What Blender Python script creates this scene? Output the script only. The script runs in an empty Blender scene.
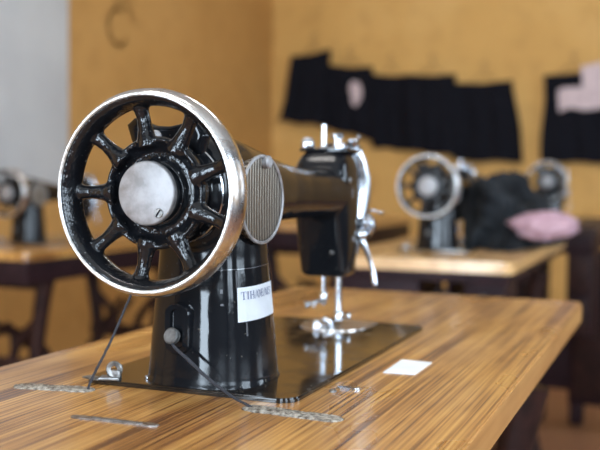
import bpy, bmesh, math, random
from math import sin, cos, pi, radians
from mathutils import Vector, Matrix, noise
from mathutils.bvhtree import BVHTree
random.seed(7)
S = bpy.context.scene
COL = S.collection
H = 0.76                      # height of the table tops above the floor

# ------------------------------------------------------------------ materials
def nmat(name):
    m = bpy.data.materials.new(name); m.use_nodes = True
    nt = m.node_tree; b = nt.nodes['Principled BSDF']
    return m, nt, b
def node(nt, t, **kw):
    n = nt.nodes.new(t)
    for k, v in kw.items():
        if k in n.inputs: n.inputs[k].default_value = v
        else: setattr(n, k, v)
    return n
def ramp(nt, fac, stops):
    r = nt.nodes.new('ShaderNodeValToRGB')
    e = r.color_ramp.elements
    while len(e) < len(stops): e.new(0.5)
    for i, (p, c) in enumerate(stops):
        e[i].position = p; e[i].color = (*c, 1) if len(c) == 3 else c
    nt.links.new(fac, r.inputs['Fac']); return r
def tex(nt, scale=(1, 1, 1), loc=(0, 0, 0)):
    tc = nt.nodes.new('ShaderNodeTexCoord'); mp = nt.nodes.new('ShaderNodeMapping')
    mp.inputs['Scale'].default_value = scale; mp.inputs['Location'].default_value = loc
    nt.links.new(tc.outputs['Object'], mp.inputs['Vector']); return mp.outputs['Vector']
def noise_n(nt, vec, scale, detail=4, rough=0.55, dist=0.0):
    n = nt.nodes.new('ShaderNodeTexNoise')
    n.inputs['Scale'].default_value = scale; n.inputs['Detail'].default_value = detail
    n.inputs['Roughness'].default_value = rough; n.inputs['Distortion'].default_value = dist
    nt.links.new(vec, n.inputs['Vector']); return n.outputs['Fac']
def bump(nt, b, fac, strength, dist=0.001):
    bn = nt.nodes.new('ShaderNodeBump'); bn.inputs['Strength'].default_value = strength
    bn.inputs['Distance'].default_value = dist
    nt.links.new(fac, bn.inputs['Height']); nt.links.new(bn.outputs['Normal'], b.inputs['Normal'])
def simple(name, c1, c2, scale, rough, metal=0, spec=None, bstr=0.0, bdist=0.001, coat=0, detail=4, pos=(0.35, 0.65), stretch=(1, 1, 1), rvar=None):
    m, nt, b = nmat(name)
    v = tex(nt, stretch); f = noise_n(nt, v, scale, detail)
    r = ramp(nt, f, [(pos[0], c1), (pos[1], c2)])
    nt.links.new(r.outputs['Color'], b.inputs['Base Color'])
    b.inputs['Roughness'].default_value = rough; b.inputs['Metallic'].default_value = metal
    if spec is not None: b.inputs['Specular IOR Level'].default_value = spec
    if rvar:
        rr = ramp(nt, f, [(pos[0], (rvar[0],) * 3), (pos[1], (rvar[1],) * 3)])
        nt.links.new(rr.outputs['Color'], b.inputs['Roughness'])
    if coat:
        b.inputs['Coat Weight'].default_value = coat; b.inputs['Coat Roughness'].default_value = 0.06
    if bstr: bump(nt, b, f, bstr, bdist)
    return m

def wood(name, cols, yscale=1.0, rough=0.3, coat=0.35, seed=0.0):
    m, nt, b = nmat(name)
    v1 = tex(nt, (1.3, 22 * yscale, 22), (seed, 0, 0))
    f1 = noise_n(nt, v1, 2.2, 5, 0.6, 0.25)
    v2 = tex(nt, (1.3, 190 * yscale, 40), (seed + 3, 1, 0))
    f2 = noise_n(nt, v2, 2.0, 2, 0.5, 0.1)
    mx = node(nt, 'ShaderNodeMath', operation='MULTIPLY_ADD'); mx.inputs[1].default_value = 0.55
    nt.links.new(f2, mx.inputs[0])
    ml = node(nt, 'ShaderNodeMath', operation='MULTIPLY'); ml.inputs[1].default_value = 0.5
    nt.links.new(f1, ml.inputs[0]); nt.links.new(ml.outputs[0], mx.inputs[2])
    r = ramp(nt, mx.outputs[0], cols)
    # grime patches
    v3 = tex(nt, (1, 2, 1), (seed + 5, 2, 0)); f3 = noise_n(nt, v3, 5.0, 3)
    r3 = ramp(nt, f3, [(0.30, (0.72, 0.68, 0.66)), (0.52, (1, 1, 1))])
    mm = nt.nodes.new('ShaderNodeMix'); mm.data_type = 'RGBA'; mm.blend_type = 'MULTIPLY'; mm.inputs[0].default_value = 1
    nt.links.new(r.outputs['Color'], mm.inputs[6]); nt.links.new(r3.outputs['Color'], mm.inputs[7])
    nt.links.new(mm.outputs[2], b.inputs['Base Color'])
    rr = ramp(nt, f3, [(0.3, (rough + .12,) * 3), (0.6, (rough - .04,) * 3)])
    nt.links.new(rr.outputs['Color'], b.inputs['Roughness'])
    b.inputs['Coat Weight'].default_value = coat; b.inputs['Coat Roughness'].default_value = 0.12
    bump(nt, b, f2, 0.12, 0.0006)
    return m
WOODC = [(0.41, (0.085, 0.028, 0.010)), (0.465, (0.24, 0.095, 0.026)), (0.52, (0.45, 0.21, 0.052)), (0.62, (0.64, 0.355, 0.11))]
M = {}
M['wood'] = wood('teak_laminate', WOODC)
M['wood_pale'] = wood('pale_laminate', [(0.35, (0.50, 0.27, 0.10)), (0.55, (0.66, 0.40, 0.17)), (0.7, (0.74, 0.48, 0.22))], seed=11)
M['wood_dark'] = simple('dark_top', (0.022, 0.012, 0.010), (0.045, 0.024, 0.02), 12, 0.45, spec=.2, stretch=(1, 8, 8))
M['edge'] = wood('edge_wood', [(0.36, (0.26, 0.11, 0.03)), (0.5, (0.42, 0.20, 0.06)), (0.7, (0.54, 0.29, 0.10))], seed=4, rough=.4)
M['apron'] = simple('apron_wood', (0.013, 0.0055, 0.007), (0.026, 0.011, 0.013), 10, 0.5, spec=.12, stretch=(2, 2, 12))
M['iron'] = simple('cast_iron', (0.016, 0.007, 0.006), (0.034, 0.013, 0.010), 30, 0.5, spec=.15, bstr=0.2)
M['orange_wood'] = wood('orange_wood', [(0.35, (0.30, 0.11, 0.03)), (0.6, (0.50, 0.20, 0.05))], seed=8, rough=.4)

def enamel():
    m, nt, b = nmat('black_enamel')
    v = tex(nt); f = noise_n(nt, v, 240, 3, 0.5)
    r = ramp(nt, f, [(0.69, (0.006, 0.0065, 0.008)), (0.76, (0.10, 0.09, 0.075))])
    nt.links.new(r.outputs['Color'], b.inputs['Base Color'])
    b.inputs['Specular IOR Level'].default_value = 0.26
    f2 = noise_n(nt, v, 60, 3, 0.5); bump(nt, b, f2, 0.12, 0.0012)
    rr = ramp(nt, noise_n(nt, v, 22, 4), [(0.42, (0.07,) * 3), (0.64, (0.22,) * 3)])
    nt.links.new(rr.outputs['Color'], b.inputs['Roughness'])
    return m
M['enamel'] = enamel()
def enamel_wheel():
    m, nt, b = nmat('chipped_enamel')
    v = tex(nt); f = noise_n(nt, v, 300, 4, 0.6)
    r = ramp(nt, f, [(0.66, (0.005, 0.0055, 0.007)), (0.74, (0.30, 0.29, 0.28))])
    nt.links.new(r.outputs['Color'], b.inputs['Base Color'])
    b.inputs['Roughness'].default_value = 0.13
    b.inputs['Specular IOR Level'].default_value = 0.42
    f2 = noise_n(nt, v, 130, 4, 0.6); bump(nt, b, f2, 0.45, 0.002)
    return m
M['enamel_wheel'] = enamel_wheel()
M['bed'] = simple('bed_enamel', (0.010, 0.008, 0.007), (0.03, 0.021, 0.014), 30, 0.15, coat=0.45, detail=6, rvar=(0.08, 0.3), pos=(.45, .7))
def chrome(name, c=(0.50, 0.52, 0.56), rough=0.10, wear=(0.42, 0.33, 0.26), w=(0.62, 0.72), sc=60):
    m, nt, b = nmat(name)
    v = tex(nt); f = noise_n(nt, v, sc, 5, 0.6)
    r = ramp(nt, f, [(w[0], c), (w[1], wear)])
    nt.links.new(r.outputs['Color'], b.inputs['Base Color'])
    b.inputs['Metallic'].default_value = 1
    rr = ramp(nt, f, [(0.4, (rough,) * 3), (0.75, (rough + .25,) * 3)])
    nt.links.new(rr.outputs['Color'], b.inputs['Roughness']); return m
M['chrome'] = chrome('chrome')
M['chrome_rim'] = chrome('worn_chrome_rim', (0.66, 0.65, 0.66), 0.17, (0.36, 0.28, 0.22), (0.50, 0.66), 45)
M['rim_edge'] = simple('bare_rim_edge', (0.55, 0.53, 0.50), (0.9, 0.9, 0.9), 350, 0.38, 0.85, bstr=.5)
M['steel'] = simple('brushed_steel', (0.22, 0.21, 0.21), (0.35, 0.34, 0.345), 120, 0.5, 0.6, rvar=(.46, .6), bstr=.15)
M['screw'] = simple('dull_screw', (0.12, 0.115, 0.11), (0.30, 0.29, 0.28), 200, 0.38, 0.8)
M['dark_steel'] = simple('dark_steel', (0.07, 0.068, 0.065), (0.17, 0.165, 0.16), 200, 0.5, 0.5)
M['dull_strip'] = simple('dull_strip', (0.16, 0.13, 0.11), (0.42, 0.38, 0.35), 160, 0.3, 0.8)
def ribbed():
    m, nt, b = nmat('engine_turned_plate')
    v = tex(nt)
    w = nt.nodes.new('ShaderNodeTexWave'); w.wave_type = 'BANDS'; w.bands_direction = 'X'
    w.inputs['Scale'].default_value = 78; w.inputs['Distortion'].default_value = 0.6; w.inputs['Detail'].default_value = 2
    nt.links.new(v, w.inputs['Vector'])
    r = ramp(nt, w.outputs['Fac'], [(0.15, (0.07, 0.052, 0.038)), (0.8, (0.36, 0.32, 0.27))])
    nt.links.new(r.outputs['Color'], b.inputs['Base Color'])
    b.inputs['Metallic'].default_value = 0.85; b.inputs['Roughness'].default_value = 0.36
    bump(nt, b, w.outputs['Fac'], 0.6, 0.0006); return m
M['ribbed'] = ribbed()
M['satin'] = simple('satin_plate', (0.42, 0.36, 0.32), (0.66, 0.62, 0.60), 50, 0.24, 0.85)
M['paper'] = simple('white_paper', (0.78, 0.79, 0.82), (0.86, 0.87, 0.9), 40, 0.7)
M['ink'] = simple('blue_grey_ink', (0.10, 0.12, 0.22), (0.16, 0.18, 0.28), 90, 0.7)
M['tape'] = simple('old_tape', (0.055, 0.055, 0.06), (0.10, 0.10, 0.11), 90, 0.15, coat=1)
M['cord'] = simple('dark_cord', (0.012, 0.013, 0.016), (0.04, 0.04, 0.05), 900, 0.8, bstr=1, bdist=.001)
M['lint'] = simple('grey_lint', (0.10, 0.075, 0.055), (0.46, 0.41, 0.34), 300, 0.95, bstr=1.0, bdist=.003, detail=6)
M['black_cloth'] = simple('black_cloth', (0.006, 0.006, 0.009), (0.013, 0.013, 0.017), 60, 0.9, spec=.05)
M['charcoal_cloth'] = simple('charcoal_cloth', (0.012, 0.013, 0.015), (0.030, 0.032, 0.035), 14, 0.9, spec=.08)
M['pink_cloth'] = simple('pink_cloth', (0.40, 0.24, 0.28), (0.52, 0.33, 0.37), 12, 0.85)
M['rose_cloth'] = simple('rose_cloth', (0.55, 0.42, 0.43), (0.68, 0.55, 0.55), 30, 0.85)
M['wire'] = simple('wire', (0.20, 0.12, 0.06), (0.3, 0.2, 0.1), 60, 0.4, 0.6)
M['grey_paint'] = simple('grey_paint', (0.50, 0.50, 0.50), (0.58, 0.58, 0.57), 3, 0.75)
M['window_frame'] = simple('frame_paint', (0.3, 0.3, 0.3), (0.36, 0.36, 0.36), 20, 0.5)
M['white_plaster'] = simple('ceiling_plaster', (0.52, 0.50, 0.45), (0.62, 0.60, 0.55), 3, 0.9)
M['lampglow'], _nt, _b = nmat('tube_glow')
_b.inputs['Emission Color'].default_value = (1, .97, .92, 1); _b.inputs['Emission Strength'].default_value = 55
def wallm(name, a, b_, c, stain=None):
    m, nt, b = nmat(name)
    v = tex(nt); f = noise_n(nt, v, 1.3, 6, 0.6)
    r = ramp(nt, f, [(0.3, a), (0.5, b_), (0.72, c)])
    out = r.outputs['Color']
    f2 = noise_n(nt, v, 9, 5, 0.6)
    r2 = ramp(nt, f2, [(0.30, (0.86, 0.84, 0.80)), (0.5, (1, 1, 1))])
    mm = nt.nodes.new('ShaderNodeMix'); mm.data_type = 'RGBA'; mm.blend_type = 'MULTIPLY'; mm.inputs[0].default_value = 1
    nt.links.new(out, mm.inputs[6]); nt.links.new(r2.outputs['Color'], mm.inputs[7]); out = mm.outputs[2]
    nt.links.new(out, b.inputs['Base Color'])
    b.inputs['Roughness'].default_value = 0.75
    bump(nt, b, f2, 0.3, 0.004)
    return m
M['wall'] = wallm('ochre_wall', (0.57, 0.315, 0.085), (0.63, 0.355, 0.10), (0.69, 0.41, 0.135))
M['wall_left'] = wallm('ochre_wall_painted_shade', (0.46, 0.235, 0.062), (0.52, 0.27, 0.074), (0.57, 0.31, 0.095))  # same ochre wall, its weaker light painted in as darker colours
M['wall_dim'] = wallm('dim_wall', (0.10, 0.095, 0.09), (0.13, 0.125, 0.12), (0.16, 0.15, 0.14))  # unseen walls, coloured dark so the black enamel reflects little
M['floor'] = simple('red_cement_floor', (0.26, 0.11, 0.055), (0.34, 0.155, 0.075), 2.5, 0.55, spec=.2, bstr=.1)
M['chalk'] = simple('faded_red_scrawl', (0.50, 0.205, 0.075), (0.53, 0.23, 0.085), 60, 0.9)

# ------------------------------------------------------------------ helpers
def obj(name, bm, mat, parent=None, loc=(0, 0, 0), smooth=True, angle=40):
    me = bpy.data.meshes.new(name)
    bmesh.ops.recalc_face_normals(bm, faces=bm.faces)
    bm.to_mesh(me); bm.free()
    o = bpy.data.objects.new(name, me); COL.objects.link(o)
    o.location = loc
    for m in (mat if isinstance(mat, (list, tuple)) else [mat]): me.materials.append(m)
    if smooth:
        for p in me.polygons: p.use_smooth = True
        me.set_sharp_from_angle(angle=radians(angle))
    if parent: o.parent = parent
    return o
def thing(name, label, cat, loc=(0, 0, 0), rz=0, group=None):
    o = bpy.data.objects.new(name, None); COL.objects.link(o)
    o.location = loc; o.rotation_euler = (0, 0, rz); o.empty_display_size = .05
    return tag(o, label, cat, group)
def tag(o, label, cat, group=None):
    o['label'] = label; o['category'] = cat
    if group: o['group'] = group
    return o
def struct(o): o['kind'] = 'structure'; return o
def box(bm, c, s, bev=0.0, seg=2, rot=None):
    r = bmesh.ops.create_cube(bm, size=1)
    vs = r['verts']
    m = Matrix.Translation(c) @ (rot.to_4x4() if rot else Matrix()) @ Matrix.Diagonal((*s, 1))
    bmesh.ops.transform(bm, matrix=m, verts=vs)
    if bev:
        es = list({e for v in vs for e in v.link_edges})
        bmesh.ops.bevel(bm, geom=es, offset=bev, segments=seg, affect='EDGES', profile=0.6)
def rings(bm, R, cap=True, closed=False):
    vr = [[bm.verts.new(p) for p in r] for r in R]
    n = len(vr[0]); k = len(vr)
    for i in range(k if closed else k - 1):
        a, b = vr[i], vr[(i + 1) % k]
        for j in range(n):
            bm.faces.new((a[j], a[(j + 1) % n], b[(j + 1) % n], b[j]))
    if cap and not closed:
        bm.faces.new(vr[0][::-1]); bm.faces.new(vr[-1])
def axes(d):
    d = Vector(d).normalized()
    u = d.cross(Vector((0, 0, 1)) if abs(d.z) < .9 else Vector((1, 0, 0))).normalized()
    return d, u, d.cross(u)
def lathe(bm, origin, axis, prof, n=48, closed=False):
    """prof: list of (distance along axis, radius)"""
    d, u, w = axes(axis); o = Vector(origin)
    R = [[o + d * t + (u * cos(2 * pi * j / n) + w * sin(2 * pi * j / n)) * max(r, 1e-5) for j in range(n)] for t, r in prof]
    rings(bm, R, True, closed)
def cyl(bm, a, b, r, n=20, bev=0.0):
    a = Vector(a); b = Vector(b); L = (b - a).length
    pr = [(0, r), (L, r)] if not bev else [(0, r - bev), (bev, r), (L - bev, r), (L, r - bev)]
    lathe(bm, a, b - a, pr, n)
def tube(bm, pts, rad, n=10, sub=6):
    """smooth tube through points"""
    P = [Vector(p) for p in pts]; Q = []; RR = []
    rad = rad if isinstance(rad, (list, tuple)) else [rad] * len(P)
    for i in range(len(P) - 1):
        p0 = P[max(i - 1, 0)]; p1 = P[i]; p2 = P[i + 1]; p3 = P[min(i + 2, len(P) - 1)]
        for s in range(sub):
            t = s / sub
            Q.append(0.5 * ((2 * p1) + (p2 - p0) * t + (2 * p0 - 5 * p1 + 4 * p2 - p3) * t * t + (-p0 + 3 * p1 - 3 * p2 + p3) * t ** 3))
            RR.append(rad[i] * (1 - t) + rad[i + 1] * t)
    Q.append(P[-1]); RR.append(rad[-1])
    u = None; R = []
    for i, q in enumerate(Q):
        d = (Q[min(i + 1, len(Q) - 1)] - Q[max(i - 1, 0)]).normalized()
        if u is None: _, u, w = axes(d)
        u = (u - d * u.dot(d)).normalized(); w = d.cross(u)
        R.append([q + (u * cos(2 * pi * j / n) + w * sin(2 * pi * j / n)) * RR[i] for j in range(n)])
    rings(bm, R)
def sell(c, hx, hy, n, z, k=40):
    out = []
    for j in range(k):
        t = 2 * pi * j / k; a, b = cos(t), sin(t)
        out.append(Vector((c[0] + hx * math.copysign(abs(a) ** (2 / n), a), c[1] + hy * math.copysign(abs(b) ** (2 / n), b), z)))
    return out
def remesh(o, voxel, smooth=8, fac=0.5):
    m = o.modifiers.new('r', 'REMESH'); m.mode = 'VOXEL'; m.voxel_size = voxel; m.use_smooth_shade = True
    s = o.modifiers.new('s', 'SMOOTH'); s.factor = fac; s.iterations = smooth
    dg = bpy.context.evaluated_depsgraph_get(); dg.update()
    me = bpy.data.meshes.new_from_object(o.evaluated_get(dg))
    o.modifiers.clear(); old = o.data; o.data = me
    if not me.materials: me.materials.append(old.materials[0])
    for p in me.polygons: p.use_smooth = True
    return o
def outline_slab(bm, pts, z0, z1, bev=0.0):
    vs = [bm.verts.new((x, y, z0)) for x, y in pts]
    f = bm.faces.new(vs)
    r = bmesh.ops.extrude_face_region(bm, geom=[f])
    nv = [g for g in r['geom'] if isinstance(g, bmesh.types.BMVert)]
    for v in nv: v.co.z = z1
    if bev:
        es = [e for e in bm.edges if all(v in nv for v in e.verts)]
        bmesh.ops.bevel(bm, geom=es, offset=bev, segments=2, affect='EDGES')
def round_rect(x0, x1, y0, y1, r, k=6):
    pts = []
    for cx, cy, a in ((x1 - r, y1 - r, 0), (x0 + r, y1 - r, 90), (x0 + r, y0 + r, 180), (x1 - r, y0 + r, 270)):
        for i in range(k + 1):
            t = radians(a + 90 * i / k); pts.append((cx + r * cos(t), cy + r * sin(t)))
    return pts

# ------------------------------------------------------------------ sewing machine
# local frame: x from the handwheel end to the head, +y the operator's side, z = 0 the table top
WZ = 0.1485
def make_machine():
    root = thing('sewing_machine', '', 'sewing machine')
    # bed
    bm = bmesh.new(); outline_slab(bm, round_rect(-.002, .371, -.089, .089, .014), 0.0002, .0035, .0012)
    obj('bed_plate', bm, M['bed'], root)
    # cast body : pillar + arm + head
    bm = bmesh.new()
    pc = (.048, -.001)
    rings(bm, [sell(pc, hx, hy, 2.7, z) for z, hx, hy in ((.0015, .0480, .0500), (.004, .0475, .0495), (.006, .0460, .0480), (.03, .0440, .0462), (.06, .0420, .0436), (.10, .039, .0400), (.14, .038, .038), (.16, .036, .036))])
    arm = []
    for x, ct, cb, hy in ((.003, .183, .112, .030), (.007, .189, .107, .035), (.03, .1945, .106, .0375), (.055, .1930, .108, .036), (.08, .1885, .112, .033), (.12, .1815, .118, .029), (.16, .1750, .1215, .026), (.20, .1705, .1225, .025), (.25, .1695, .1215, .025), (.31, .171, .120, .026)):
        cz = (ct + cb) / 2; hz = (ct - cb) / 2
        arm.append([Vector((x, p.x, p.y)) for p in [Vector((q.x, q.y, 0)) for q in sell((0.0, cz), hy, hz, 2.3, 0)]])
    rings(bm, arm)
    hc = (.316, .004)
    hd = []
    for z, x0, x1, hy in ((.0585, .300, .341, .0225), (.062, .296, .343, .0255), (.09, .290, .344, .0275), (.12, .284, .345, .0285), (.15, .279, .345, .029), (.166, .279, .345, .0285), (.176, .283, .344, .027), (.184, .289, .343, .024), (.1895, .296, .342, .020)):
        hd.append(sell(((x0 + x1) / 2, hc[1]), (x1 - x0) / 2, hy, 4.5, z))
    rings(bm, hd)
    body = obj('machine_body', bm, M['enamel'], root); remesh(body, .0017, 9)
    # flat cap on the head top
    bm = bmesh.new(); outline_slab(bm, round_rect(.292, .346, -.023, .029, .006), .1885, .1915, .0006)
    obj('top_cap', bm, M['enamel'], root)
    # ---- handwheel
    W = bpy.data.objects.new('handwheel', None); COL.objects.link(W); W.parent = root; W.location = (0, 0, WZ)
    bm = bmesh.new()
    lathe(bm, (0, 0, 0), (1, 0, 0), [(-.0575, .0662), (-.0582, .0672), (-.0578, .0684), (-.0560, .0700), (-.0525, .0715), (-.0475, .0722), (-.0425, .0718), (-.0385, .0705), (-.0365, .0688), (-.0372, .0672), (-.042, .0664), (-.05, .0662)], 128, True)
    obj('chrome_rim', bm, M['chrome_rim'], W)
    bm = bmesh.new()
    lathe(bm, (0, 0, 0), (1, 0, 0), [(-.0577, .0660), (-.0588, .0667), (-.0588, .0679), (-.0577, .0686), (-.0570, .0672)], 128, True)
    obj('rim_edge_band', bm, M['rim_edge'], W)
    bm = bmesh.new()
    lathe(bm, (0, 0, 0), (1, 0, 0), [(-.0568, .0670), (-.0566, .0656), (-.0545, .0632), (-.050, .0612), (-.0445, .0600), (-.0395, .0604), (-.0375, .0630), (-.038, .0670), (-.044, .0680)], 96, True)
    lathe(bm, (0, 0, 0), (1, 0, 0), [(-.040, .0170), (-.040, .0225), (-.0350, .0240), (-.0345, .0290), (-.0380, .0335), (-.0430, .0360), (-.0435, .0380), (-.0400, .0398), (-.032, .038), (-.024, .028), (-.024, .017)], 96, True)
    for k in range(9):
        t = radians(180 + 40 * k)     # angle from -y towards +z
        d = Vector((0, -cos(t), sin(t)))
        pr = [(.032, .0078), (.037, .0076), (.041, .0064), (.046, .0054), (.052, .0049), (.057, .0052), (.0600, .0060), (.063, .0054)]
        _, u, w = axes(d)
        R = []
        for s, r in pr:
            o = d * s + Vector((-.0400 - (.0015 if s > .055 else 0), 0, 0))
            R.append([o + Vector((1, 0, 0)) * r * .95 * cos(2 * pi * j / 14) + d.cross(Vector((1, 0, 0))) * r * sin(2 * pi * j / 14) for j in range(14)])
        rings(bm, R)
    sp = obj('spokes', bm, M['enamel_wheel'], W); remesh(sp, .00105, 5)
    bm = bmesh.new()
    lathe(bm, (0, 0, 0), (1, 0, 0), [(-.0490, .0207), (-.0450, .0214), (-.027, .0214), (-.024, .018)], 64)
    obj('clutch_collar', bm, M['enamel'], W)
    bm = bmesh.new()
    lathe(bm, (0, 0, 0), (1, 0, 0), [(-.0525, .0008), (-.0525, .0210), (-.0521, .0218), (-.0512, .0222), (-.0480, .0222), (-.0480, .0100)], 72)
    cap = obj('hub_cap', bm, M['steel'], W)
    bm = bmesh.new()
    lathe(bm, (-.0525, -.0105, -.0135), (-1, 0, 0), [(-.001, .0034), (.0006, .0034), (.0012, .0028)], 24)
    sc = obj('hub_screw', bm, M['screw'], cap)
    bm = bmesh.new(); box(bm, (-.0538, -.0105, -.0135), (.0006, .0010, .0058), rot=Matrix.Rotation(radians(35), 3, 'X'))
    obj('screw_slot', bm, M['black_cloth'], cap)
    # belt pulley behind the wheel
    bm = bmesh.new()
    lathe(bm, (0, 0, WZ), (1, 0, 0), [(-.0235, .012), (-.0235, .034), (-.0225, .036), (-.0210, .034), (-.016, .028), (-.011, .034), (-.010, .0365), (-.0075, .0365), (-.0060, .033), (-.004, .022), (.006, .020)], 64)
    obj('belt_pulley', bm, M['enamel'], root)
    bm = bmesh.new(); lathe(bm, (0, 0, WZ), (1, 0, 0), [(-.0095, .0367), (-.0085, .0374), (-.0075, .0367), (-.0085, .0362)], 64, True)
    obj('pulley_ring', bm, M['chrome'], root)
    # bobbin winder behind the top of the wheel
    bm = bmesh.new()
    outline = [(-.022, .176), (-.026, .190), (-.020, .2005), (-.008, .199), (.004, .1965), (.016, .197), (.034, .2035), (.041, .198), (.037, .186), (.030, .176)]
    R = []
    for x, sc_ in ((-.014, .86), (-.012, 1.0), (-.006, 1.0), (-.004, .9)):
        cx = .008; cz = .188
        R.append([Vector((x, cx + (y - cx) * sc_, cz + (z - cz) * sc_)) for y, z in outline])
    rings(bm, R)
    box(bm, (-.004, .010, .180), (.02, .03, .02), .003)
    bw = obj('bobbin_winder', bm, M['enamel'], root); remesh(bw, .0012, 6)
    bm = bmesh.new(); lathe(bm, (-.014, .0150, .1890), (-1, 0, 0), [(-.002, .0048), (.0015, .0048), (.0028, .0036)], 24)
    obj('winder_screw', bm, M['steel'], bw)
    # round cover plate on the back of the arm
    bm = bmesh.new()
    lathe(bm, (0, 0, 0), (0, -1, 0), [(-.009, .030), (-.0015, .0320), (.0, .0335), (.0012, .0335), (.0022, .0322), (.0024, .0300), (.0022, .0010)], 72)
    cp = obj('round_cover_plate', bm, M['ribbed'], root, (.0415, -.0425, .1435)); cp.rotation_euler = (0, 0, radians(-4))
    bm = bmesh.new(); lathe(bm, (0, -.0005, 0), (0, -1, 0), [(0, .0322), (.0018, .0342), (.0030, .0338), (.0034, .0325), (.0026, .0315)], 72, True)
    obj('plate_rim', bm, M['steel'], cp)
    bm = bmesh.new(); lathe(bm, (.004, -.002, .0285), (0, -1, 0), [(0, .0050), (.004, .0050), (.0050, .0038)], 24)
    obj('plate_screw', bm, M['steel'], cp)
    # guide plate and knob at the foot of the pillar
    bm = bmesh.new()
    R = []
    for x, s in ((.016, 1.0), (.0020, 1.0), (.0004, .9), (.0004, .5), (.0030, .4)):
        ring = []
        for j in range(32):
            t = 2 * pi * j / 32; yy = .0108 * s * cos(t); zz = .0090 * s * sin(t) + (.0105 if sin(t) > 0 else -.0105)
            ring.append(Vector((x, .0060 + yy, .0470 + zz)))
        R.append(ring)
    rings(bm, R)
    gp = obj('slotted_guide', bm, M['enamel'], root)
    bm = bmesh.new()
    lathe(bm, (.002, .0075, .0405), (-1, .10, .35), [(0, .0030), (.002, .0030), (.0025, .0058), (.0065, .0062), (.0075, .0052)], 28)
    obj('guide_knob', bm, M['dark_steel'], gp)
    # needle bar, presser bar, foot
    bm = bmesh.new(); cyl(bm, (.322, .0105, .070), (.322, .0105, .026), .0026, 20, .0006)
    nb = obj('needle_bar', bm, M['chrome'], root)
    bm = bmesh.new()
    lathe(bm, (.322, .0105, .0395), (0, 0, -1), [(0, .0038), (.002, .0048), (.009, .0048), (.012, .0030)], 20)
    cyl(bm, (.322, .012, .031), (.314, .026, .0265), .0022, 12); lathe(bm, (.3150, .0245, .027), (-.5, .85, -.25), [(0, .003), (.001, .0040), (.004, .0040), (.005, .003)], 16)
    cyl(bm, (.317, .0200, .0300), (.315, .0185, .0240), .0020, 10)
    obj('needle_clamp', bm, M['chrome'], nb)
    bm = bmesh.new(); cyl(bm, (.322, -.0065, .070), (.322, -.0065, .010), .0037, 20)
    pb = obj('presser_bar', bm, M['chrome'], root)
    bm = bmesh.new()
    lathe(bm, (.322, -.0065, .0205), (0, 0, -1), [(0, .0045), (.0015, .0056), (.009, .0056), (.010, .0045)], 20)
    cyl(bm, (.322, -.009, .016), (.320, -.019, .016), .0030, 12); lathe(bm, (.3205, -.016, .016), (-.2, -1, 0), [(0, .002), (.001, .0034), (.004, .0034), (.005, .002)], 16)
    box(bm, (.316, .001, .0105), (.011, .014, .0045), .0012, rot=Matrix.Rotation(radians(18), 3, 'X'))
    outline = [(.300, .013), (.306, .016), (.318, .010), (.334, .011), (.338, .003), (.336, -.006), (.318, -.005), (.306, -.004), (.300, -.001), (.305, .006)]
    outline_slab(bm, outline, .0052, .0075, .0005)
    box(bm, (.307, .013, .0092), (.016, .0052, .0032), .0010, rot=Matrix.Rotation(radians(28), 3, 'Z') @ Matrix.Rotation(radians(12), 3, 'Y'))
    obj('presser_foot', bm, M['chrome'], pb)
    # needle plate + slide plate
    bm = bmesh.new()
    pts = [(.326 + .036 * cos(radians(a)), .036 * sin(radians(a))) for a in range(90, 271, 10)] + [(.368, -.036), (.368, .036)]
    outline_slab(bm, pts, .003, .0047, .0004)
    obj('needle_plate', bm, M['satin'], root)
    # face plate with bulge, thread guards, take-up
    bm = bmesh.new()
    prof = [(.070, .343, .018, .006), (.085, .3455, .0235, .006), (.105, .349, .0265, .008), (.125, .3530, .0295, .010), (.145, .3560, .0315, .011), (.160, .3560, .0315, .011), (.178, .3510, .0290, .009), (.192, .3465, .0250, .007), (.199, .3455, .0200, .005)]
    rings(bm, [sell((x, .002), t, w, 3.2, z, 36) for z, x, w, t in prof])
    obj('face_plate', bm, M['chrome'], root)
    bm = bmesh.new()
    lathe(bm, (.350, -.018, .110), (1, -.05, 0), [(0, .008), (.006, .008), (.006, .013), (.0085, .0155), (.010, .0155), (.0105, .006), (.012, .006), (.0125, .0155), (.014, .0155), (.0165, .012), (.018, .008), (.0200, .0100), (.022, .0080), (.024, .0100), (.026, .0080), (.028, .0090), (.033, .0090), (.035, .0078), (.0365, .0078), (.0365, .004), (.041, .003)], 32)
    tn = obj('thread_tension', bm, M['chrome'], root)
    bm = bmesh.new()
    tube(bm, [(.352, -.022, .122), (.362, -.026, .1265), (.374, -.030, .1255), (.384, -.033, .1225), (.392, -.032, .124)], [.0016, .0014, .0012, .0012, .0022])
    obj('thread_hook', bm, M['chrome'], tn)
    bm = bmesh.new()
    tube(bm, [(.346, -.020, .100), (.344, -.025, .094), (.346, -.029, .084), (.349, -.032, .073), (.351, -.035, .062), (.3505, -.037, .052), (.349, -.038, .047)], [.0042, .0040, .0030, .0026, .0027, .0030, .0026])
    lathe(bm, (.344, -.016, .101), (.2, -1, 0), [(0, .006), (.004, .0075), (.010, .0075), (.013, .005)], 20)
    lathe(bm, (.346, -.018, .113), (.2, -1, 0), [(0, .005), (.003, .0065), (.008, .0065), (.010, .004)], 20)
    obj('presser_lifter', bm, M['chrome'], root)
    bm = bmesh.new(); cyl(bm, (.301, .004, .190), (.301, .004, .2170), .0030, 16, .001); lathe(bm, (.301, .004, .190), (0, 0, 1), [(0, .0055), (.003, .005), (.005, .003)], 16)
    obj('spool_pin', bm, M['chrome'], root)
    bm = bmesh.new()
    lathe(bm, (.322, -.003, .190), (0, 0, 1), [(0, .0062), (.004, .0062), (.0045, .0042), (.0125, .0042), (.013, .0072), (.0165, .0075), (.018, .006)], 24)
    obj('pressure_knob', bm, M['chrome'], root)
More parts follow.
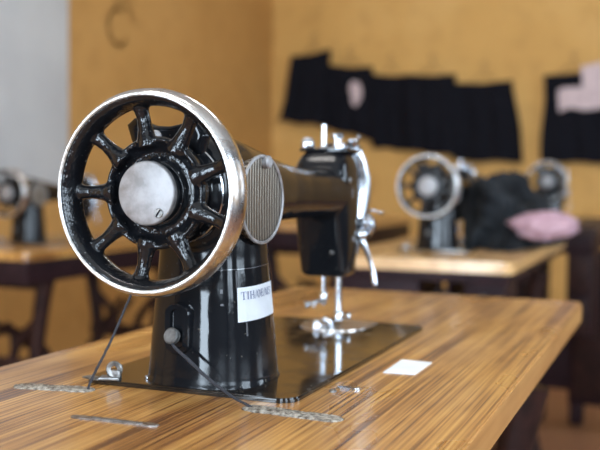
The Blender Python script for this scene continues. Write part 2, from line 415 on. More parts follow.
    bm = bmesh.new()
    lathe(bm, (.300, .0215, .1960), (-1, -.25, .1), [(-.008, .003), (-.006, .0070), (-.001, .0078), (.001, .0060), (.003, .0074), (.006, .0066), (.008, .003)], 24)
    cyl(bm, (.303, .014, .190), (.300, .020, .195), .0025, 10)
    obj('thread_guide', bm, M['chrome'], root)
    bm = bmesh.new()
    lathe(bm, (.340, -.014, .190), (0, 0, 1), [(0, .005), (.006, .005), (.008, .0065), (.0115, .0065), (.013, .004)], 20)
    tube(bm, [(.346, -.012, .188), (.350, -.014, .196), (.352, -.016, .203), (.349, -.018, .206)], .0022)
    obj('take_up_guard', bm, M['chrome'], root)
    # little screws on the head
    for p, d in (((.303, -.0235, .159), (0, -1, 0)), ((.318, -.0225, .098), (0, -1, 0)), ((.2935, -.010, .086), (-1, -.2, 0))):
        bm = bmesh.new(); lathe(bm, p, d, [(-.003, .0032), (.0014, .0032), (.0022, .0022)], 18)
        obj('head_screw', bm, M['screw'], root)
    # hinge latch and bed screw beside the pillar
    bm = bmesh.new()
    lathe(bm, (.0035, .0620, .0115), (-1, -.3, 0), [(-.0014, .0064), (.0010, .0066), (.0016, .0056), (.0010, .0026), (-.0014, .0028)], 24, True)
    box(bm, (.0035, .0620, .0070), (.003, .0115, .008), .0008)
    box(bm, (.003, .0655, .0048), (.012, .016, .0022), .0008, rot=Matrix.Rotation(radians(20), 3, 'Z'))
    box(bm, (-.001, .0780, .0044), (.008, .017, .0016), .0006, rot=Matrix.Rotation(radians(-12), 3, 'Z'))
    obj('hinge_latch', bm, M['screw'], root)
    bm = bmesh.new(); lathe(bm, (.018, .0405, .003), (0, 0, 1), [(0, .003), (.0022, .003), (.0030, .002)], 16)
    obj('bed_screw', bm, M['chrome'], root)
    return root, body

machine, body = make_machine()
machine.location = (0, 0, H)

def copy_tree(o, parent=None):
    c = o.copy(); COL.objects.link(c)
    if parent: c.parent = parent
    for ch in list(o.children): copy_tree(ch, c)
    return c
m2 = copy_tree(machine); m3 = copy_tree(machine); m4 = copy_tree(machine)
tag(machine, 'large black sewing machine in front with worn chrome handwheel and white paper label', 'sewing machine')
tag(m2, 'blurred black sewing machine on the pale table behind, half covered by dark cloth', 'sewing machine')
tag(m3, 'blurred black sewing machine at the left against the wall', 'sewing machine')
tag(m4, 'farthest black sewing machine, only its handwheel showing above the dark cloth heap', 'sewing machine')
LZ, CZ = -.033, .015
m2.location = (1.488, .184, H); m3.location = (1.595, 1.443, H + LZ); m4.location = (2.765, .087, H + CZ)

# label on the pillar, wrapped on its real surface
bvh = BVHTree.FromPolygons([v.co for v in body.data.vertices], [p.vertices[:] for p in body.data.polygons])
PC = Vector((.048, -.001, 0))
def on_pillar(th, z, off):
    d = Vector((cos(th), sin(th), 0)); o = PC + Vector((0, 0, z)) + d * .12
    h = bvh.ray_cast(o, -d)
    return (h[0] if h[0] else PC + d * .042 + Vector((0, 0, z))) + d * off
T0, T1 = radians(-131), radians(-66)
def lab_uv(u, v): return T0 + (T1 - T0) * u, .0525 + .0255 * v + .0015 * u
def patch(bm, u0, u1, v0, v1, off, nu=16, nv=6):
    g = [[bm.verts.new(on_pillar(*lab_uv(u0 + (u1 - u0) * i / nu, v0 + (v1 - v0) * j / nv), off)) for i in range(nu + 1)] for j in range(nv + 1)]
    for j in range(nv):
        for i in range(nu): bm.faces.new((g[j][i], g[j][i + 1], g[j + 1][i + 1], g[j + 1][i]))
bm = bmesh.new(); patch(bm, 0, 1, 0, 1, .0005)
r = bmesh.ops.solidify(bm, geom=bm.faces[:], thickness=.0003)
lab = obj('paper_label', bm, M['paper'], machine); lab['label'] = 'white paper label printed TIH/OE/MS'
def glyph_quads():
    Q = []; T = .13
    def r(x0, y0, x1, y1): Q.append([(x0, y0), (x1, y0), (x1, y1), (x0, y1)])
    def ln(x0, y0, x1, y1, w):
        d = Vector((x1 - x0, y1 - y0)).normalized(); n = Vector((-d.y, d.x)) * w / 2
        Q.append([(x0 + n.x, y0 + n.y), (x0 - n.x, y0 - n.y), (x1 - n.x, y1 - n.y), (x1 + n.x, y1 + n.y)])
    def stem(x, h=1): r(x - T / 2, 0, x + T / 2, h); r(x - .13, 0, x + .13, .05); r(x - .13, .95, x + .13, 1)
    x = 0
    for ch in 'TIH/OE/MS':
        if ch == 'T': r(x + .29, 0, x + .29 + T, 1); r(x + .22, 0, x + .49, .05); r(x + .02, .94, x + .68, 1); r(x + .02, .76, x + .07, 1); r(x + .63, .76, x + .68, 1); x += .74
        elif ch == 'I': stem(x + .17); x += .38
        elif ch == 'H': stem(x + .17); stem(x + .62); r(x + .17, .48, x + .62, .54); x += .84
        elif ch == '/': ln(x + .05, -.05, x + .28, 1.05, .07); x += .36
        elif ch == 'O':
            for k in range(20):
                a, b = 2 * pi * k / 20, 2 * pi * (k + 1) / 20
                Q.append([(x + .36 + .34 * cos(a), .5 + .51 * sin(a)), (x + .36 + .34 * cos(b), .5 + .51 * sin(b)), (x + .36 + .21 * cos(b), .5 + .45 * sin(b)), (x + .36 + .21 * cos(a), .5 + .45 * sin(a))])
            x += .78
        elif ch == 'E': stem(x + .17); r(x + .17, 0, x + .58, .06); r(x + .17, .94, x + .56, 1); r(x + .17, .48, x + .42, .54); r(x + .53, 0, x + .58, .22); r(x + .51, .78, x + .56, 1); r(x + .40, .40, x + .44, .62); x += .68
        elif ch == 'M': r(x + .10, 0, x + .15, 1); r(x + .02, 0, x + .23, .05); r(x + .66, 0, x + .66 + T, 1); r(x + .58, 0, x + .86, .05); ln(x + .12, 1, x + .42, .02, .12); ln(x + .42, .02, x + .72, 1, .06); x += .92
        elif ch == 'S':
            P = [(.50, .80), (.42, .93), (.26, .97), (.13, .87), (.13, .70), (.28, .55), (.45, .42), (.50, .25), (.42, .09), (.25, .03), (.10, .10), (.05, .25)]
            for a, b in zip(P, P[1:]): ln(x + a[0], a[1], x + b[0], b[1], .10)
            x += .58
    return Q, x
Q, tw = glyph_quads()
bm = bmesh.new()
for q in Q:
    ln_ = max((Vector(q[0]) - Vector(q[1])).length, .001); m = max(1, int((Vector(q[0]) - Vector(q[1])).length / .15)); k_ = max(1, int((Vector(q[1]) - Vector(q[2])).length / .25))
    P = [Vector(c) for c in q]
    g = [[bm.verts.new(on_pillar(*lab_uv(.05 + .80 * pp.x / tw, .64 + .23 * pp.y), .0011)) for pp in [P[0].lerp(P[1], i / m).lerp(P[3].lerp(P[2], i / m), j / k_) for i in range(m + 1)]] for j in range(k_ + 1)]
    for j in range(k_):
        for i in range(m): bm.faces.new((g[j][i], g[j][i + 1], g[j + 1][i + 1], g[j + 1][i]))
obj('label_lettering', bm, M['ink'], lab, smooth=False)
for a in ((-.02, .005, 1.0, 1.50, 2, 6), (.86, .89, 1.0, 1.50, 2, 6), (.12, .15, -.42, -.02, 2, 6), (.80, .82, -.40, -.02, 2, 6), (-.35, 1.05, 1.53, 1.55, 24, 1), (-.25, -.21, .86, .98, 2, 1), (-.25, -.20, .50, .56, 2, 1)):
    bm = bmesh.new(); patch(bm, a[0], a[1], a[2], a[3], .0008, a[4], a[5]); obj('tape_scrap', bm, M['tape'], lab)

# ------------------------------------------------------------------ treadle tables
def slot_outline(x0, y0, x1, y1, r, jag=0.0, k=8):
    a = Vector((x0, y0)); b = Vector((x1, y1)); d = (b - a).normalized(); n = Vector((-d.y, d.x)); pts = []
    L = (b - a).length; m = 18
    for i in range(m + 1): pts.append(a + d * L * i / m + n * r * (1 + jag * random.uniform(-1, 1)))
    for i in range(1, k): t = pi * i / k; pts.append(b + n * r * cos(t) + d * r * sin(t))
    for i in range(m + 1): pts.append(b - d * L * i / m - n * r * (1 + jag * random.uniform(-1, 1)))
    for i in range(1, k): t = pi * i / k; pts.append(a - n * r * cos(t) - d * r * sin(t))
    return [(p.x, p.y) for p in pts]
SLOTS = [(-.0310, .1190, -.0225, .0720), (-.0225, -.0690, -.0262, -.1270)]
def make_table(name, label, top_mat, edge_mat, x0, x1, y0, y1, slots=True, stand=True, drawer=None, base=None, ah=.064, drawers=()):
    root = thing(name, label, 'sewing table')
    bm = bmesh.new(); outline_slab(bm, round_rect(x0, x1, y0, y1, .016), -.024, 0, .0022)
    for f in bm.faces:
        if abs(f.normal.z) < .5: f.material_index = 1
    top = obj('table_top', bm, [top_mat, edge_mat], root, smooth=False)
    if slots:
        for i, s in enumerate(SLOTS):
            cb = bmesh.new(); outline_slab(cb, slot_outline(*s, .0092, .10), -.012, .01)
            co = obj('cut', cb, M['lint'])
            md = top.modifiers.new('b', 'BOOLEAN'); md.object = co; md.solver = 'EXACT'
            dg = bpy.context.evaluated_depsgraph_get(); dg.update()
            me = bpy.data.meshes.new_from_object(top.evaluated_get(dg)); top.modifiers.clear(); top.data = me
            bpy.data.objects.remove(co)
        for s in SLOTS:
            bm = bmesh.new(); pts = slot_outline(*s, .0088, .08)
            R = []
            for z, k in ((-.010, .96), (-.0012, .98), (.0004, .90), (.0012, .5)):
                c = Vector(((s[0] + s[2]) / 2, (s[1] + s[3]) / 2)); d = Vector((s[2] - s[0], s[3] - s[1])).normalized(); n = Vector((-d.y, d.x)); ring = []
                for p in pts:
                    q = Vector(p) - c; a = q.dot(d); b_ = q.dot(n)
                    ring.append(Vector((*(c + d * a * (1 - (1 - k) * .08) + n * b_ * k), z + random.uniform(-.0005, .0006))))
                R.append(ring)
            rings(bm, R)
            obj('belt_slot', bm, M['lint'], root)
    # aprons
    bm = bmesh.new()
    ix = .095 if slots else .012
    box(bm, (x0 + ix + .009, (y0 + y1) / 2, -.024 - ah / 2), (.018, y1 - y0 - 2 * ix, ah), .002)
    obj('apron', bm, M['apron'], root)
    bm = bmesh.new(); box(bm, (x1 - ix - .009, (y0 + y1) / 2, -.024 - ah / 2), (.018, y1 - y0 - 2 * ix, ah), .002)
    obj('apron', bm, M['apron'], root)
    for y in (y0 + ix + .009, y1 - ix - .009):
        bm = bmesh.new(); box(bm, ((x0 + x1) / 2, y, -.024 - ah / 2), (x1 - x0 - 2 * ix - .04, .018, ah), .002)
        obj('apron', bm, M['apron'], root)
    if stand:
        mid = (y0 + y1) / 2; hw = .135; zf = -H
        for xe in (x0 + .14, x1 - .14):
            bm = bmesh.new()
            for s in (-1, 1):
                tube(bm, [(xe, mid + s * (hw + .02), -.088), (xe, mid + s * hw, -.20), (xe, mid + s * (hw - .02), -.40), (xe, mid + s * (hw + .01), -.60), (xe, mid + s * (hw + .045), zf + .012)], [.026, .022, .020, .022, .026], 10)
                tube(bm, [(xe, mid + s * hw, -.20), (xe, mid + s * .05, -.30), (xe, mid + s * .04, -.42), (xe, mid + s * (hw - .02), -.52)], .014, 8)
                tube(bm, [(xe, mid + s * (hw - .02), -.40), (xe, mid + s * .03, -.52), (xe, mid, -.60)], .014, 8)
                box(bm, (xe, mid + s * (hw + .045), zf + .010), (.05, .05, .02), .004)
            for z in (-.10, -.35, -.64):
                box(bm, (xe, mid, z), (.020, 2 * hw + .02, .045), .004)
            obj('iron_end_frame', bm, M['iron'], root)
        bm = bmesh.new()
        for s in (-1, 1):
            tube(bm, [(x0 + .14, mid - s * .02, -.22), ((x0 + x1) / 2, mid, -.42), (x1 - .14, mid + s * .02, -.62 if s > 0 else -.60)], .010, 8)
            tube(bm, [(x1 - .14, mid - s * .02, -.22), ((x0 + x1) / 2, mid, -.42), (x0 + .14, mid + s * .02, -.62 if s > 0 else -.60)], .010, 8)
        obj('cross_brace', bm, M['iron'], root)
        bm = bmesh.new()
        cx = (x0 + x1) / 2
        for k in range(9): box(bm, (cx - .16 + .04 * k, mid, -.655), (.014, .24, .012), .002)
        for s in (-1, 1): box(bm, (cx, mid + s * .12, -.655), (.36, .018, .018), .003)
        cyl(bm, (x0 + .14, mid, -.665), (x1 - .14, mid, -.665), .008, 12)
        obj('foot_treadle', bm, M['iron'], root)
        bm = bmesh.new(); wx = x0 + .19
        lathe(bm, (wx, mid, -.40), (1, 0, 0), [(-.010, .145), (-.010, .160), (0, .154), (.010, .160), (.010, .145), (0, .142)], 56, True)
        lathe(bm, (wx, mid, -.40), (1, 0, 0), [(-.02, .018), (.02, .018)], 20)
        for k in range(5):
            a = 2 * pi * k / 5 + .3
            cyl(bm, (wx, mid, -.40), (wx, mid + .146 * cos(a), -.40 + .146 * sin(a)), .007, 8)
        cyl(bm, (x0 + .14, mid, -.40), (wx + .03, mid, -.40), .009, 12)
        obj('treadle_wheel', bm, M['iron'], root)
    if base:  # dark pedestals added to fill the unlit space below the tables
        for a0, a1, b0, b1, zt in base:
            bm = bmesh.new(); box(bm, ((a0 + a1) / 2, (b0 + b1) / 2, (zt - H + .08) / 2), (a1 - a0, b1 - b0, zt + H - .08), .005)
            cb = obj('pedestal', bm, M['apron'], root)
            for yy in (b0 + .03, b1 - .03):
                for xx in (a0 + .03, a1 - .03):
                    bm = bmesh.new(); box(bm, (xx, yy, -H + .045), (.05, .05, .09), .004); obj('foot', bm, M['apron'], root)
            bm = bmesh.new(); box(bm, (a0 - .006, (b0 + b1) / 2, (zt - H + .08) / 2), (.016, b1 - b0 - .04, zt + H - .14), .004)
            dr = obj('pedestal_door', bm, M['iron'], root)
            bm = bmesh.new(); lathe(bm, (a0 - .013, b1 - .05, -.35), (-1, 0, 0), [(0, .004), (.008, .004), (.010, .010), (.016, .008)], 14)
            obj('door_knob', bm, M['screw'], dr)
        bm = bmesh.new(); box(bm, (.25, 0, -.53), (.08, .60, .20), .004); obj('lower_shelf_box', bm, M['apron'], root)
    for b0, b1, zz in drawers:
        bm = bmesh.new(); box(bm, (x0 + .10, (b0 + b1) / 2, (zz - .025) / 2), (.15, b1 - b0 - .004, -.025 - zz), .003)
        dw = obj('drawer', bm, M['apron'], root)
        bm = bmesh.new(); lathe(bm, (x0 + .024, (b0 + b1) / 2, (zz - .024) / 2), (-1, 0, 0), [(0, .004), (.006, .004), (.008, .009), (.013, .007)], 14)
        obj('knob', bm, M['dark_steel'], dw)
    if drawer:
        a0, a1, b0, b1, zz = drawer
        bm = bmesh.new(); box(bm, ((a0 + a1) / 2, (b0 + b1) / 2, (zz - .088) / 2), (a1 - a0, b1 - b0, -.088 - zz), .004)
        dw = obj('drawer_box', bm, M['apron'], root)
        n = 2
        for k in range(n):
            hgt = (-.088 - zz) / n; zc = -.088 - hgt * (k + .5)
            bm = bmesh.new(); box(bm, (a0 - .006, (b0 + b1) / 2, zc), (.014, b1 - b0 - .02, hgt - .02), .003)
            lathe(bm, (a0 - .012, (b0 + b1) / 2, zc), (-1, 0, 0), [(0, .004), (.008, .004), (.010, .010), (.016, .008)], 14)
            obj('drawer_front', bm, M['iron'], dw)
    return root
X0, X1, Y0, Y1 = -.235, .690, -.223, .187
tA = make_table('sewing_table', 'teak-grained varnished sewing table filling the foreground', M['wood'], M['edge'], X0, X1, Y0, Y1)
tA.location = (0, 0, H)
tB = make_table('sewing_table', 'pale-topped sewing table at the right behind, dark cloth heap lying on it', M['wood_pale'], M['wood_pale'], -.235, .690, Y0, Y1, slots=False, ah=.022, drawers=((-.205, -.118, -.13), (-.092, -.082, -.13), (-.028, .165, -.13)))
tB.location = (1.488, .184, H)
tL = make_table('sewing_table', 'brown sewing table at the left on dark red iron legs', M['wood'], M['wood'], -.235, .690, Y0, Y1, slots=False)
tL.location = (1.595, 1.443, H)
tC = make_table('sewing_table', 'dark-topped sewing table with drawers at the right edge of the picture', M['wood_dark'], M['wood_dark'], -.235, .690, -.185, Y1, slots=False, stand=False, drawer=(-.225, .12, -.175, -.092, -.36), base=((.20, .30, -.30, -.06, -.11), (.20, .30, .025, .30, -.14)))
tC.location = (2.765, .087, H)
tD = make_table('sewing_table', 'sewing table seen under the arm of the front machine, empty in view', M['wood'], M['edge'], -.235, .690, Y0, Y1, slots=False)
tD.location = (2.765, .985, H)
for t, dz in ((tL, LZ), (tC, CZ)):           # these two tables stand a little lower / higher: same feet, other top height
    for ch in t.children:
        if ch.name.startswith(('iron_end', 'foot_t')): 
            ch.scale.z = (H + dz) / H
    t.location.z = H + dz

# ------------------------------------------------------------------ small things on the front table
def rope(name, pts, rad, lab_, twist=True):
    bm = bmesh.new(); tube(bm, pts, rad, 10, 10)
    for v in bm.verts:
        f = noise.noise(v.co * 260); v.co += Vector((f, -f, 0)) * .0003
    return tag(obj(name, bm, M['cord'], None, (0, 0, H)), lab_, 'cord')
rope('drive_cord', [(-.016, -.022, .1290), (-.016, -.010, .1212), (-.016, .004, .1180), (-.0165, .0145, .1120), (-.0175, .0215, .0980), (-.0195, .0350, .0685), (-.0212, .0490, .0380), (-.0222, .0610, .0160), (-.0226, .0668, .0040), (-.0228, .0690, -.006)], .00095,
     'thin dark drive cord rising from the left slot to behind the handwheel')
rope('drive_cord', [(-.0030, .0085, .0400), (-.0045, .0065, .0370), (-.0060, .0035, .0345), (-.0090, -.010, .0265), (-.0135, -.030, .0145), (-.0190, -.052, .0050), (-.0225, -.0665, .0006), (-.0226, -.0700, -.005)], [.0010, .0012, .0012, .0013, .0012, .0010, .0010, .0010],
     'thin dark cord stretched from the pillar knob down to the right slot')
# inset metal slot plate
bm = bmesh.new()
outline_slab(bm, slot_outline(-.0920, .0290, -.0898, -.0290, .0036, .03), .0, .0009, .0003)
pl = tag(obj('inlaid_metal_strip', bm, M['dull_strip'], None, (0, 0, H)), 'narrow shiny metal strip set into the table in front of the machine', 'metal strip')
bm = bmesh.new(); outline_slab(bm, slot_outline(-.0915, .016, -.0902, -.020, .0012, .05), .0009, .0012)
obj('strip_groove', bm, M['screw'], pl)
# white paper
bm = bmesh.new(); outline_slab(bm, [(.1303, -.1150), (.1337, -.1413), (.1891, -.1416), (.1905, -.1139)], .0002, .0007)
tag(obj('paper_scrap', bm, M['paper'], None, (0, 0, H)), 'small white paper rectangle lying on the front table right of the bed', 'paper')
# small metal catch with bent wire
bm = bmesh.new(); outline_slab(bm, slot_outline(.0620, -.1030, .0640, -.1140, .0035), .0002, .0014, .0003)
ca = tag(obj('metal_catch', bm, M['chrome'], None, (0, 0, H)), 'tiny shiny metal catch on the table edge side of the bed', 'catch')
bm = bmesh.new(); lathe(bm, (.0480, -.1010, .0), (0, 0, 1), [(0.0002, .0030), (.0012, .0030), (.002, .002)], 16)
obj('catch_screw', bm, M['screw'], ca)

# ------------------------------------------------------------------ cloths on table B
def heap(name, mat, cx, cy, z0, rx, ry, hz, seed, lab_, cat, amp=.25, ridges=7, lean=0):
    bm = bmesh.new(); nu, nv = 120, 44; V = []
    for j in range(nv + 1):
        ph = (pi / 2) * j / nv
        row = []
        for i in range(nu):
            th = 2 * pi * i / nu
            d = Vector((cos(th) * cos(ph), sin(th) * cos(ph), sin(ph)))
            n1 = noise.noise(d * 1.6 + Vector((seed, 0, 0)))
            n2 = noise.noise(Vector((d.x * 5 + seed, d.y * 5, d.z * 3)))
            rd = 1 - abs(noise.noise(Vector((d.x * 3.2, d.y * 3.2 + seed, d.z * 2.0 + n1 * 2)))) * 2
            k = 1 + amp * n1 * 1.6 + amp * .25 * n2 + amp * .55 * rd * rd
            x = cx + rx * d.x * k; y = cy + ry * d.y * k; z = z0 + max(hz * d.z * k, 0) + lean * (y - cy) * d.z
            row.append(bm.verts.new((x, y, z if j else z0)))
        V.append(row)
    for j in range(nv):
        for i in range(nu): bm.faces.new((V[j][i], V[j][(i + 1) % nu], V[j + 1][(i + 1) % nu], V[j + 1][i]))
    bm.faces.new(V[0][::-1])
    return tag(obj(name, bm, mat, None, (0, 0, H), angle=80), lab_, cat)
heap('cloth_heap', M['charcoal_cloth'], 1.84, .060, 0.001, .24, .105, .150, 5.3, 'crumpled charcoal cloth heaped on the pale table beside the sewing machine', 'cloth', .30, lean=.55)
# pink cloth hanging over the table corner
def drape(name, mat, fn, nu, nv, th, lab_, cat, parent=None):
    bm = bmesh.new(); g = [[bm.verts.new(fn(i / nu, j / nv)) for i in range(nu + 1)] for j in range(nv + 1)]
    for j in range(nv):
        for i in range(nu): bm.faces.new((g[j][i], g[j][i + 1], g[j + 1][i + 1], g[j + 1][i]))
    bmesh.ops.solidify(bm, geom=bm.faces[:], thickness=th)
    o = obj(name, bm, mat, parent, (0, 0, 0), angle=80)
    return tag(o, lab_, cat) if lab_ else o
def crumple(name, mat, c, r, seed, lab_, cat):
    bm = bmesh.new(); bmesh.ops.create_icosphere(bm, subdivisions=5, radius=1)
    for v in bm.verts:
        d = v.co.copy(); n1 = noise.noise(d * 1.5 + Vector((seed, 0, 0)))
        rd = 1 - 2 * abs(noise.noise(Vector((d.x * 2, d.y * 1.6 + seed, d.z * 5 + n1 * 2))))
        k = 1 + .28 * n1 + .22 * rd * rd
        taper = 1 - .35 * abs(d.y) ** 2
        v.co = Vector((c[0] + r[0] * d.x * k, c[1] + r[1] * d.y * k * 1.1, c[2] + r[2] * d.z * k * taper - .25 * r[2] * (1 - abs(d.y)) * (1 if d.z < 0 else 0)))
    return tag(obj(name, bm, mat, None, (0, 0, H), angle=80), lab_, cat)
crumple('pink_cloth', M['pink_cloth'], (1.62, -.050, .062), (.055, .066, .030), 9.4, 'crumpled pink cloth at the right edge of the pale table', 'cloth')

# ------------------------------------------------------------------ garments on the far wall
XW, YL = 5.4, 2.32
def garment(cxp, pts, lab_, seed, mat='black_cloth'):
    """pts: four corners (y, z) tl, tr, br, bl on the wall plane, z above table top"""
    tl, tr, br, bl = [Vector(p) for p in pts]
    def f(u, v):
        top = tl.lerp(tr, u); bot = bl.lerp(br, u); p = top.lerp(bot, v)
        sag = -.012 * sin(pi * u) * (1 - v)
        fold = .007 * sin(u * 19 + seed) * (.3 + v) + .01 * noise.noise(Vector((u * 4, v * 3, seed)))
        edge = .006 * sin(v * 7 + seed)
        return Vector((XW - .035 - cxp * .022 - fold, p.x + edge, H + p.y + sag + .006 * sin(u * 11 + seed) * v))
    bm = bmesh.new(); nu, nv = 36, 24
    F = [[bm.verts.new(f(i / nu, j / nv)) for i in range(nu + 1)] for j in range(nv + 1)]
    B = [[bm.verts.new(f(i / nu, j / nv) + Vector((.016, 0, 0))) for i in range(nu + 1)] for j in range(nv + 1)]
    for j in range(nv):
        for i in range(nu):
            bm.faces.new((F[j][i], F[j][i + 1], F[j + 1][i + 1], F[j + 1][i])); bm.faces.new((B[j][i + 1], B[j][i], B[j + 1][i], B[j + 1][i + 1]))
    for i in range(nu):
        bm.faces.new((F[0][i], F[0][i + 1], B[0][i + 1], B[0][i])); bm.faces.new((F[nv][i + 1], F[nv][i], B[nv][i], B[nv][i + 1]))
    for j in range(nv):
        bm.faces.new((F[j + 1][0], F[j][0], B[j][0], B[j + 1][0])); bm.faces.new((F[j][nu], F[j + 1][nu], B[j + 1][nu], B[j][nu]))
    g = thing('hanging_skirt', lab_, 'garment', (XW - .03, (tl.x + tr.x) / 2, H + (tl.y + tr.y) / 2))
    o = obj('skirt_cloth', bm, M[mat]); o.parent = g; o.matrix_parent_inverse = Matrix.Translation(g.location).inverted()
    bm = bmesh.new(); nb = 24
    R = []
    for i in range(nb + 1):
        p = f(i / nb, 0.0); q = f(i / nb, .09)
        R.append([p + Vector((-.004, 0, .003)), q + Vector((-.004, 0, 0)), q + Vector((.019, 0, 0)), p + Vector((.019, 0, .003))])
    rings(bm, R)
    w = obj('waistband', bm, M[mat]); w.parent = g; w.matrix_parent_inverse = Matrix.Translation(g.location).inverted()
    return g, f
G = []
def px(u, v):  # wall point list helper: metres on the far wall
    return (u, v)
specs = [
 (2, ((2.140, 1.010), (1.862, 1.045), (1.875, .530), (2.225, .570)), 'black skirt hanging tilted at the left end of the row, nearest the corner'),
 (1, ((1.880, .945), (1.570, .920), (1.510, .420), (1.905, .520)), 'black skirt with a pink patch on its front'),
 (0, ((1.590, .875), (1.320, .860), (1.300, .365), (1.580, .385)), 'black skirt third in the row, between the patched one and its neighbour'),
 (2, ((1.330, .860), (1.010, .850), (.990, .325), (1.330, .365)), 'black skirt fourth in the row, left of the widest one'),
 (1, ((1.010, .795), (.645, .800), (.565, .290), (1.010, .295)), 'black skirt at the right end of the group of five'),
 (1, ((.450, .825), (.100, .860), (.000, .285), (.465, .285)), 'black skirt hanging alone at the right edge with pale cloth over its top')]
for i, (k, pts, lb) in enumerate(specs): G.append(garment(k, pts, lb, i * 1.7 + .4))
def wall_patch(parent, f, u0, u1, v0, v1, name, shape, mat):
    bm = bmesh.new(); R = []
    for dx in (-.004, -.009):
        R.append([f(u0 + (u1 - u0) * a, v0 + (v1 - v0) * b) + Vector((dx, 0, 0)) for a, b in shape])
    rings(bm, R)
    o = obj(name, bm, M[mat]); o.parent = parent; o.matrix_parent_inverse = Matrix.Translation(parent.location).inverted(); return o
irr = [(0, .35), (.2, .05), (.6, 0), (.95, .1), (1, .45), (.75, .8), (.45, 1), (.2, .85), (.15, .6)]
o = wall_patch(G[1][0], G[1][1], .46, .72, .20, .58, 'cloth_patch', irr, 'rose_cloth'); o['label'] = 'pink patch'
rect = [(0, .1), (.5, 0), (1, .05), (1, .95), (.5, 1), (.05, .9)]
# pale cloth draped over the last skirt
def pc(u, v): return G[5][1](u, v)
bm = bmesh.new()
R = []
for dx in (-.006, -.016):
    R.append([G[5][1](a, b) + Vector((dx, 0, 0)) for a, b in [(.22, .17), (.32, .15), (.62, .16), (.64, -.06), (1.0, -.06), (1.02, .42), (.62, .42), (.4, .38), (.24, .42)]])
rings(bm, R)
tag(obj('pale_cloth', bm, M['rose_cloth']), 'pale pinkish cloth laid over the top of the lone black skirt', 'cloth')
# wire hangers
def hanger(yc, ztop, halfw, lb):
    bm = bmesh.new(); x = XW - .02
    tube(bm, [(x, yc - halfw, H + ztop), (x, yc - halfw * .4, H + ztop + .045), (x, yc, H + ztop + .075)], .0028, 6, 4)
    tube(bm, [(x, yc + halfw, H + ztop), (x, yc + halfw * .4, H + ztop + .045), (x, yc, H + ztop + .075)], .0028, 6, 4)
    tube(bm, [(x, yc, H + ztop + .07), (x, yc, H + ztop + .10), (x, yc + .018, H + ztop + .125), (x + .004, yc, H + ztop + .148), (x + .006, yc - .016, H + ztop + .13)], .0028, 6, 4)
    tube(bm, [(x, yc - halfw, H + ztop), (x, yc + halfw, H + ztop)], .0028, 6, 2)
    tag(obj('wire_hanger', bm, M['wire']), lb, 'hanger', 'wire hangers holding the skirts')
for (g, f), nm in zip(G, ('the tilted skirt nearest the corner', 'the skirt with the pink patch', 'the third skirt of the row', 'the fourth skirt of the row', 'the skirt right of the group', 'the lone skirt at the right')):
    a, b = f(0.2, 0), f(.8, 0); c = (a + b) / 2
    hanger(c.y, c.z - H - .005, abs(a.y - b.y) / 2, 'thin wire hanger above ' + nm)

# ------------------------------------------------------------------ room
CE = 3.0; XR = -3.4; YR = -2.7
def slab(name, c, s, mat):
    bm = bmesh.new(); box(bm, c, s); o = obj(name, bm, mat, smooth=False); return struct(o)
slab('floor', ((XW + XR) / 2, (YL + YR) / 2, -.05), (XW - XR + .4, YL - YR + .4, .1), M['floor'])
slab('ceiling', ((XW + XR) / 2, (YL + YR) / 2, CE + .05), (XW - XR + .4, YL - YR + .4, .1), M['white_plaster'])
slab('wall_back', (XW + .1, (YL + YR) / 2, CE / 2), (.2, YL - YR + .4, CE), M['wall'])
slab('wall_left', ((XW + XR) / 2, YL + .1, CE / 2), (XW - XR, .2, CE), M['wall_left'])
def wall_open(name, fixed, axis, a0, a1, wins, mat):
    """wall with window openings; axis 'x' => plane x=fixed spanning y, 'y' => plane y=fixed spanning x"""
    bm = bmesh.new()
    def b(lo, hi, z0, z1):
        c = ((lo + hi) / 2); s = hi - lo
        if axis == 'x': box(bm, (fixed, c, (z0 + z1) / 2), (.2, s, z1 - z0))
        else: box(bm, (c, fixed, (z0 + z1) / 2), (s, .2, z1 - z0))
    cur = a0
    for lo, hi, z0, z1 in wins:
        b(cur, lo, 0, CE); b(lo, hi, 0, z0); b(lo, hi, z1, CE); cur = hi
    b(cur, a1, 0, CE)
    struct(obj(name, bm, mat, smooth=False))
WR = [(-1.9, -.75, 1.1, 2.5), (.42, 1.22, .02, 2.15)]
WS = [(-2.9, -1.7, .95, 2.3), (-.7, .7, .95, 2.3), (2.4, 3.8, .95, 2.3)]  # last window is added, to light the far wall
wall_open('wall_front', XR - .1, 'x', YR - .2, YL + .2, WR, M['wall_dim'])
wall_open('wall_right', YR - .1, 'y', XR, XW, WS, M['wall_dim'])
n = 0
for wins, fx, ax in ((WR, XR - .1, 'x'), (WS, YR - .1, 'y')):
    for lo, hi, z0, z1 in wins:
        if z0 < .5: continue          # the open doorway
        n += 1; bm = bmesh.new()
        def bar(c, z, s, h):
            if ax == 'x': box(bm, (fx, c, z), (.05, s, h))
            else: box(bm, (c, fx, z), (s, .05, h))
        mid = (lo + hi) / 2
        for c in (lo + .02, mid, hi - .02): bar(c, (z0 + z1) / 2, .04, z1 - z0)
        for z in (z0 + .02, (z0 + z1) / 2, z1 - .02): bar(mid, z, hi - lo, .035)
        struct(obj('window_%d' % n, bm, M['window_frame'], smooth=False))
bm = bmesh.new()
for yy in (.42 - .03, 1.22 + .03): box(bm, (XR + .0, yy, 1.1), (.06, .06, 2.2))
box(bm, (XR, .82, 2.18), (.06, .92, .06))
struct(obj('door_1', bm, M['window_frame'], smooth=False))
# grey board high on the left wall
bm = bmesh.new(); box(bm, (2.05, YL - .012, 1.93), (1.93, .024, 2.10), .004)
tag(obj('grey_board', bm, M['grey_paint']), 'large plain grey board covering the wall at the upper left', 'board')
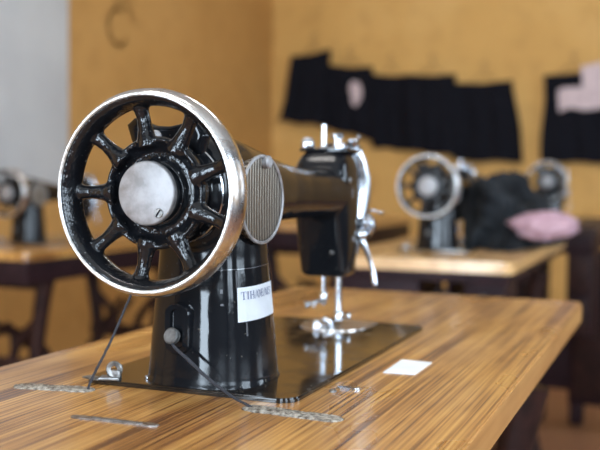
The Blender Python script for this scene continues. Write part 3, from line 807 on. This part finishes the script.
# red scrawl on the wall
bm = bmesh.new()
def arc(cx, cz, r, a0, a1, k=10): return [(cx + r * cos(radians(a0 + (a1 - a0) * i / k)), YL - .0003, cz + r * 1.1 * sin(radians(a0 + (a1 - a0) * i / k))) for i in range(k + 1)]
def ribbon(pts, w):
    V = []
    for i, p in enumerate(pts):
        p = Vector(p); q = Vector(pts[min(i + 1, len(pts) - 1)]) - Vector(pts[max(i - 1, 0)]); nn = Vector((-q.z, 0, q.x)).normalized() * w
        V.append((bm.verts.new(p + nn), bm.verts.new(p - nn)))
    for a, b in zip(V, V[1:]): bm.faces.new((a[0], b[0], b[1], a[1]))
ribbon(arc(3.46, H + .93, .085, 60, 330, 14), .010)
ribbon([(3.50, YL - .0009, H + 1.12), (3.55, YL - .0009, H + 1.05), (3.60, YL - .0009, H + .97)], .008)
ribbon([(3.42, YL - .0010, H + 1.10), (3.46, YL - .0010, H + 1.04), (3.50, YL - .0010, H + 1.00)], .007)
r = bmesh.ops.solidify(bm, geom=bm.faces[:], thickness=.0004)
tag(obj('red_scrawl', bm, M['chalk']), 'faint reddish scrawl on the ochre wall above the handwheel', 'mark')
# ceiling tube lamps (out of frame)
def tube_lamp(x, y, lb):
    t = thing('tube_lamp', lb, 'lamp', (x, y, CE - .08))
    bm = bmesh.new(); box(bm, (0, 0, .045), (.09, 1.25, .05), .006); obj('lamp_housing', bm, M['window_frame'], t)
    bm = bmesh.new(); cyl(bm, (0, -.6, 0), (0, .6, 0), .018, 16); obj('lamp_tube', bm, M['lampglow'], t)
tube_lamp(-.2, .4, 'white fluorescent tube on the ceiling above the front machine')
tube_lamp(3.0, .4, 'white fluorescent tube on the ceiling nearer the far wall')

# ------------------------------------------------------------------ light
def area(name, loc, rot, sx, sy, power, col):
    l = bpy.data.lights.new(name, 'AREA'); l.shape = 'RECTANGLE'; l.size = sx; l.size_y = sy; l.energy = power; l.color = col
    o = bpy.data.objects.new(name, l); COL.objects.link(o); o.location = loc; o.rotation_euler = rot; return o
COOL = (.70, .85, 1.0)
for lo, hi, z0, z1 in WR:
    area('daylight', (XR - .22, (lo + hi) / 2, (z0 + z1) / 2), (0, radians(-90), 0), z1 - z0, hi - lo, 100 if z0 > .5 else 120, COOL)
for k, (lo, hi, z0, z1) in enumerate(WS):
    area('daylight', ((lo + hi) / 2, YR - .22, (z0 + z1) / 2), (radians(90), 0, 0), hi - lo, z1 - z0, 75 if k < 2 else 40, COOL)
w = bpy.data.worlds.new('w'); S.world = w; w.use_nodes = True
w.node_tree.nodes['Background'].inputs[0].default_value = (.75, .85, 1, 1)
w.node_tree.nodes['Background'].inputs[1].default_value = 1.0

# ------------------------------------------------------------------ camera
CX, CY, CZ_, YAW, PIT, ROLL, F = -.60170188, -.33719828, .15785851, .38591065, -.04732615, .00920027, 930.117
fw = Vector((cos(PIT) * cos(YAW), cos(PIT) * sin(YAW), sin(PIT)))
rt = fw.cross(Vector((0, 0, 1))).normalized(); up = rt.cross(fw)
r2 = rt * cos(ROLL) + up * sin(ROLL); u2 = up * cos(ROLL) - rt * sin(ROLL)
cam = bpy.data.cameras.new('camera'); co = bpy.data.objects.new('camera', cam); COL.objects.link(co)
mt = Matrix((r2, u2, -fw)).transposed().to_4x4(); mt.translation = Vector((CX, CY, CZ_ + H))
co.matrix_world = mt
cam.sensor_width = 36; cam.lens = F * 36 / 600; cam.clip_start = .02
cam.dof.use_dof = True; cam.dof.focus_distance = .655; cam.dof.aperture_fstop = 6.0
S.camera = co
S.view_settings.view_transform = 'Standard'; S.view_settings.look = 'None'
S.view_settings.gamma = 1; S.view_settings.use_curve_mapping = False
S.view_settings.exposure = 0.42
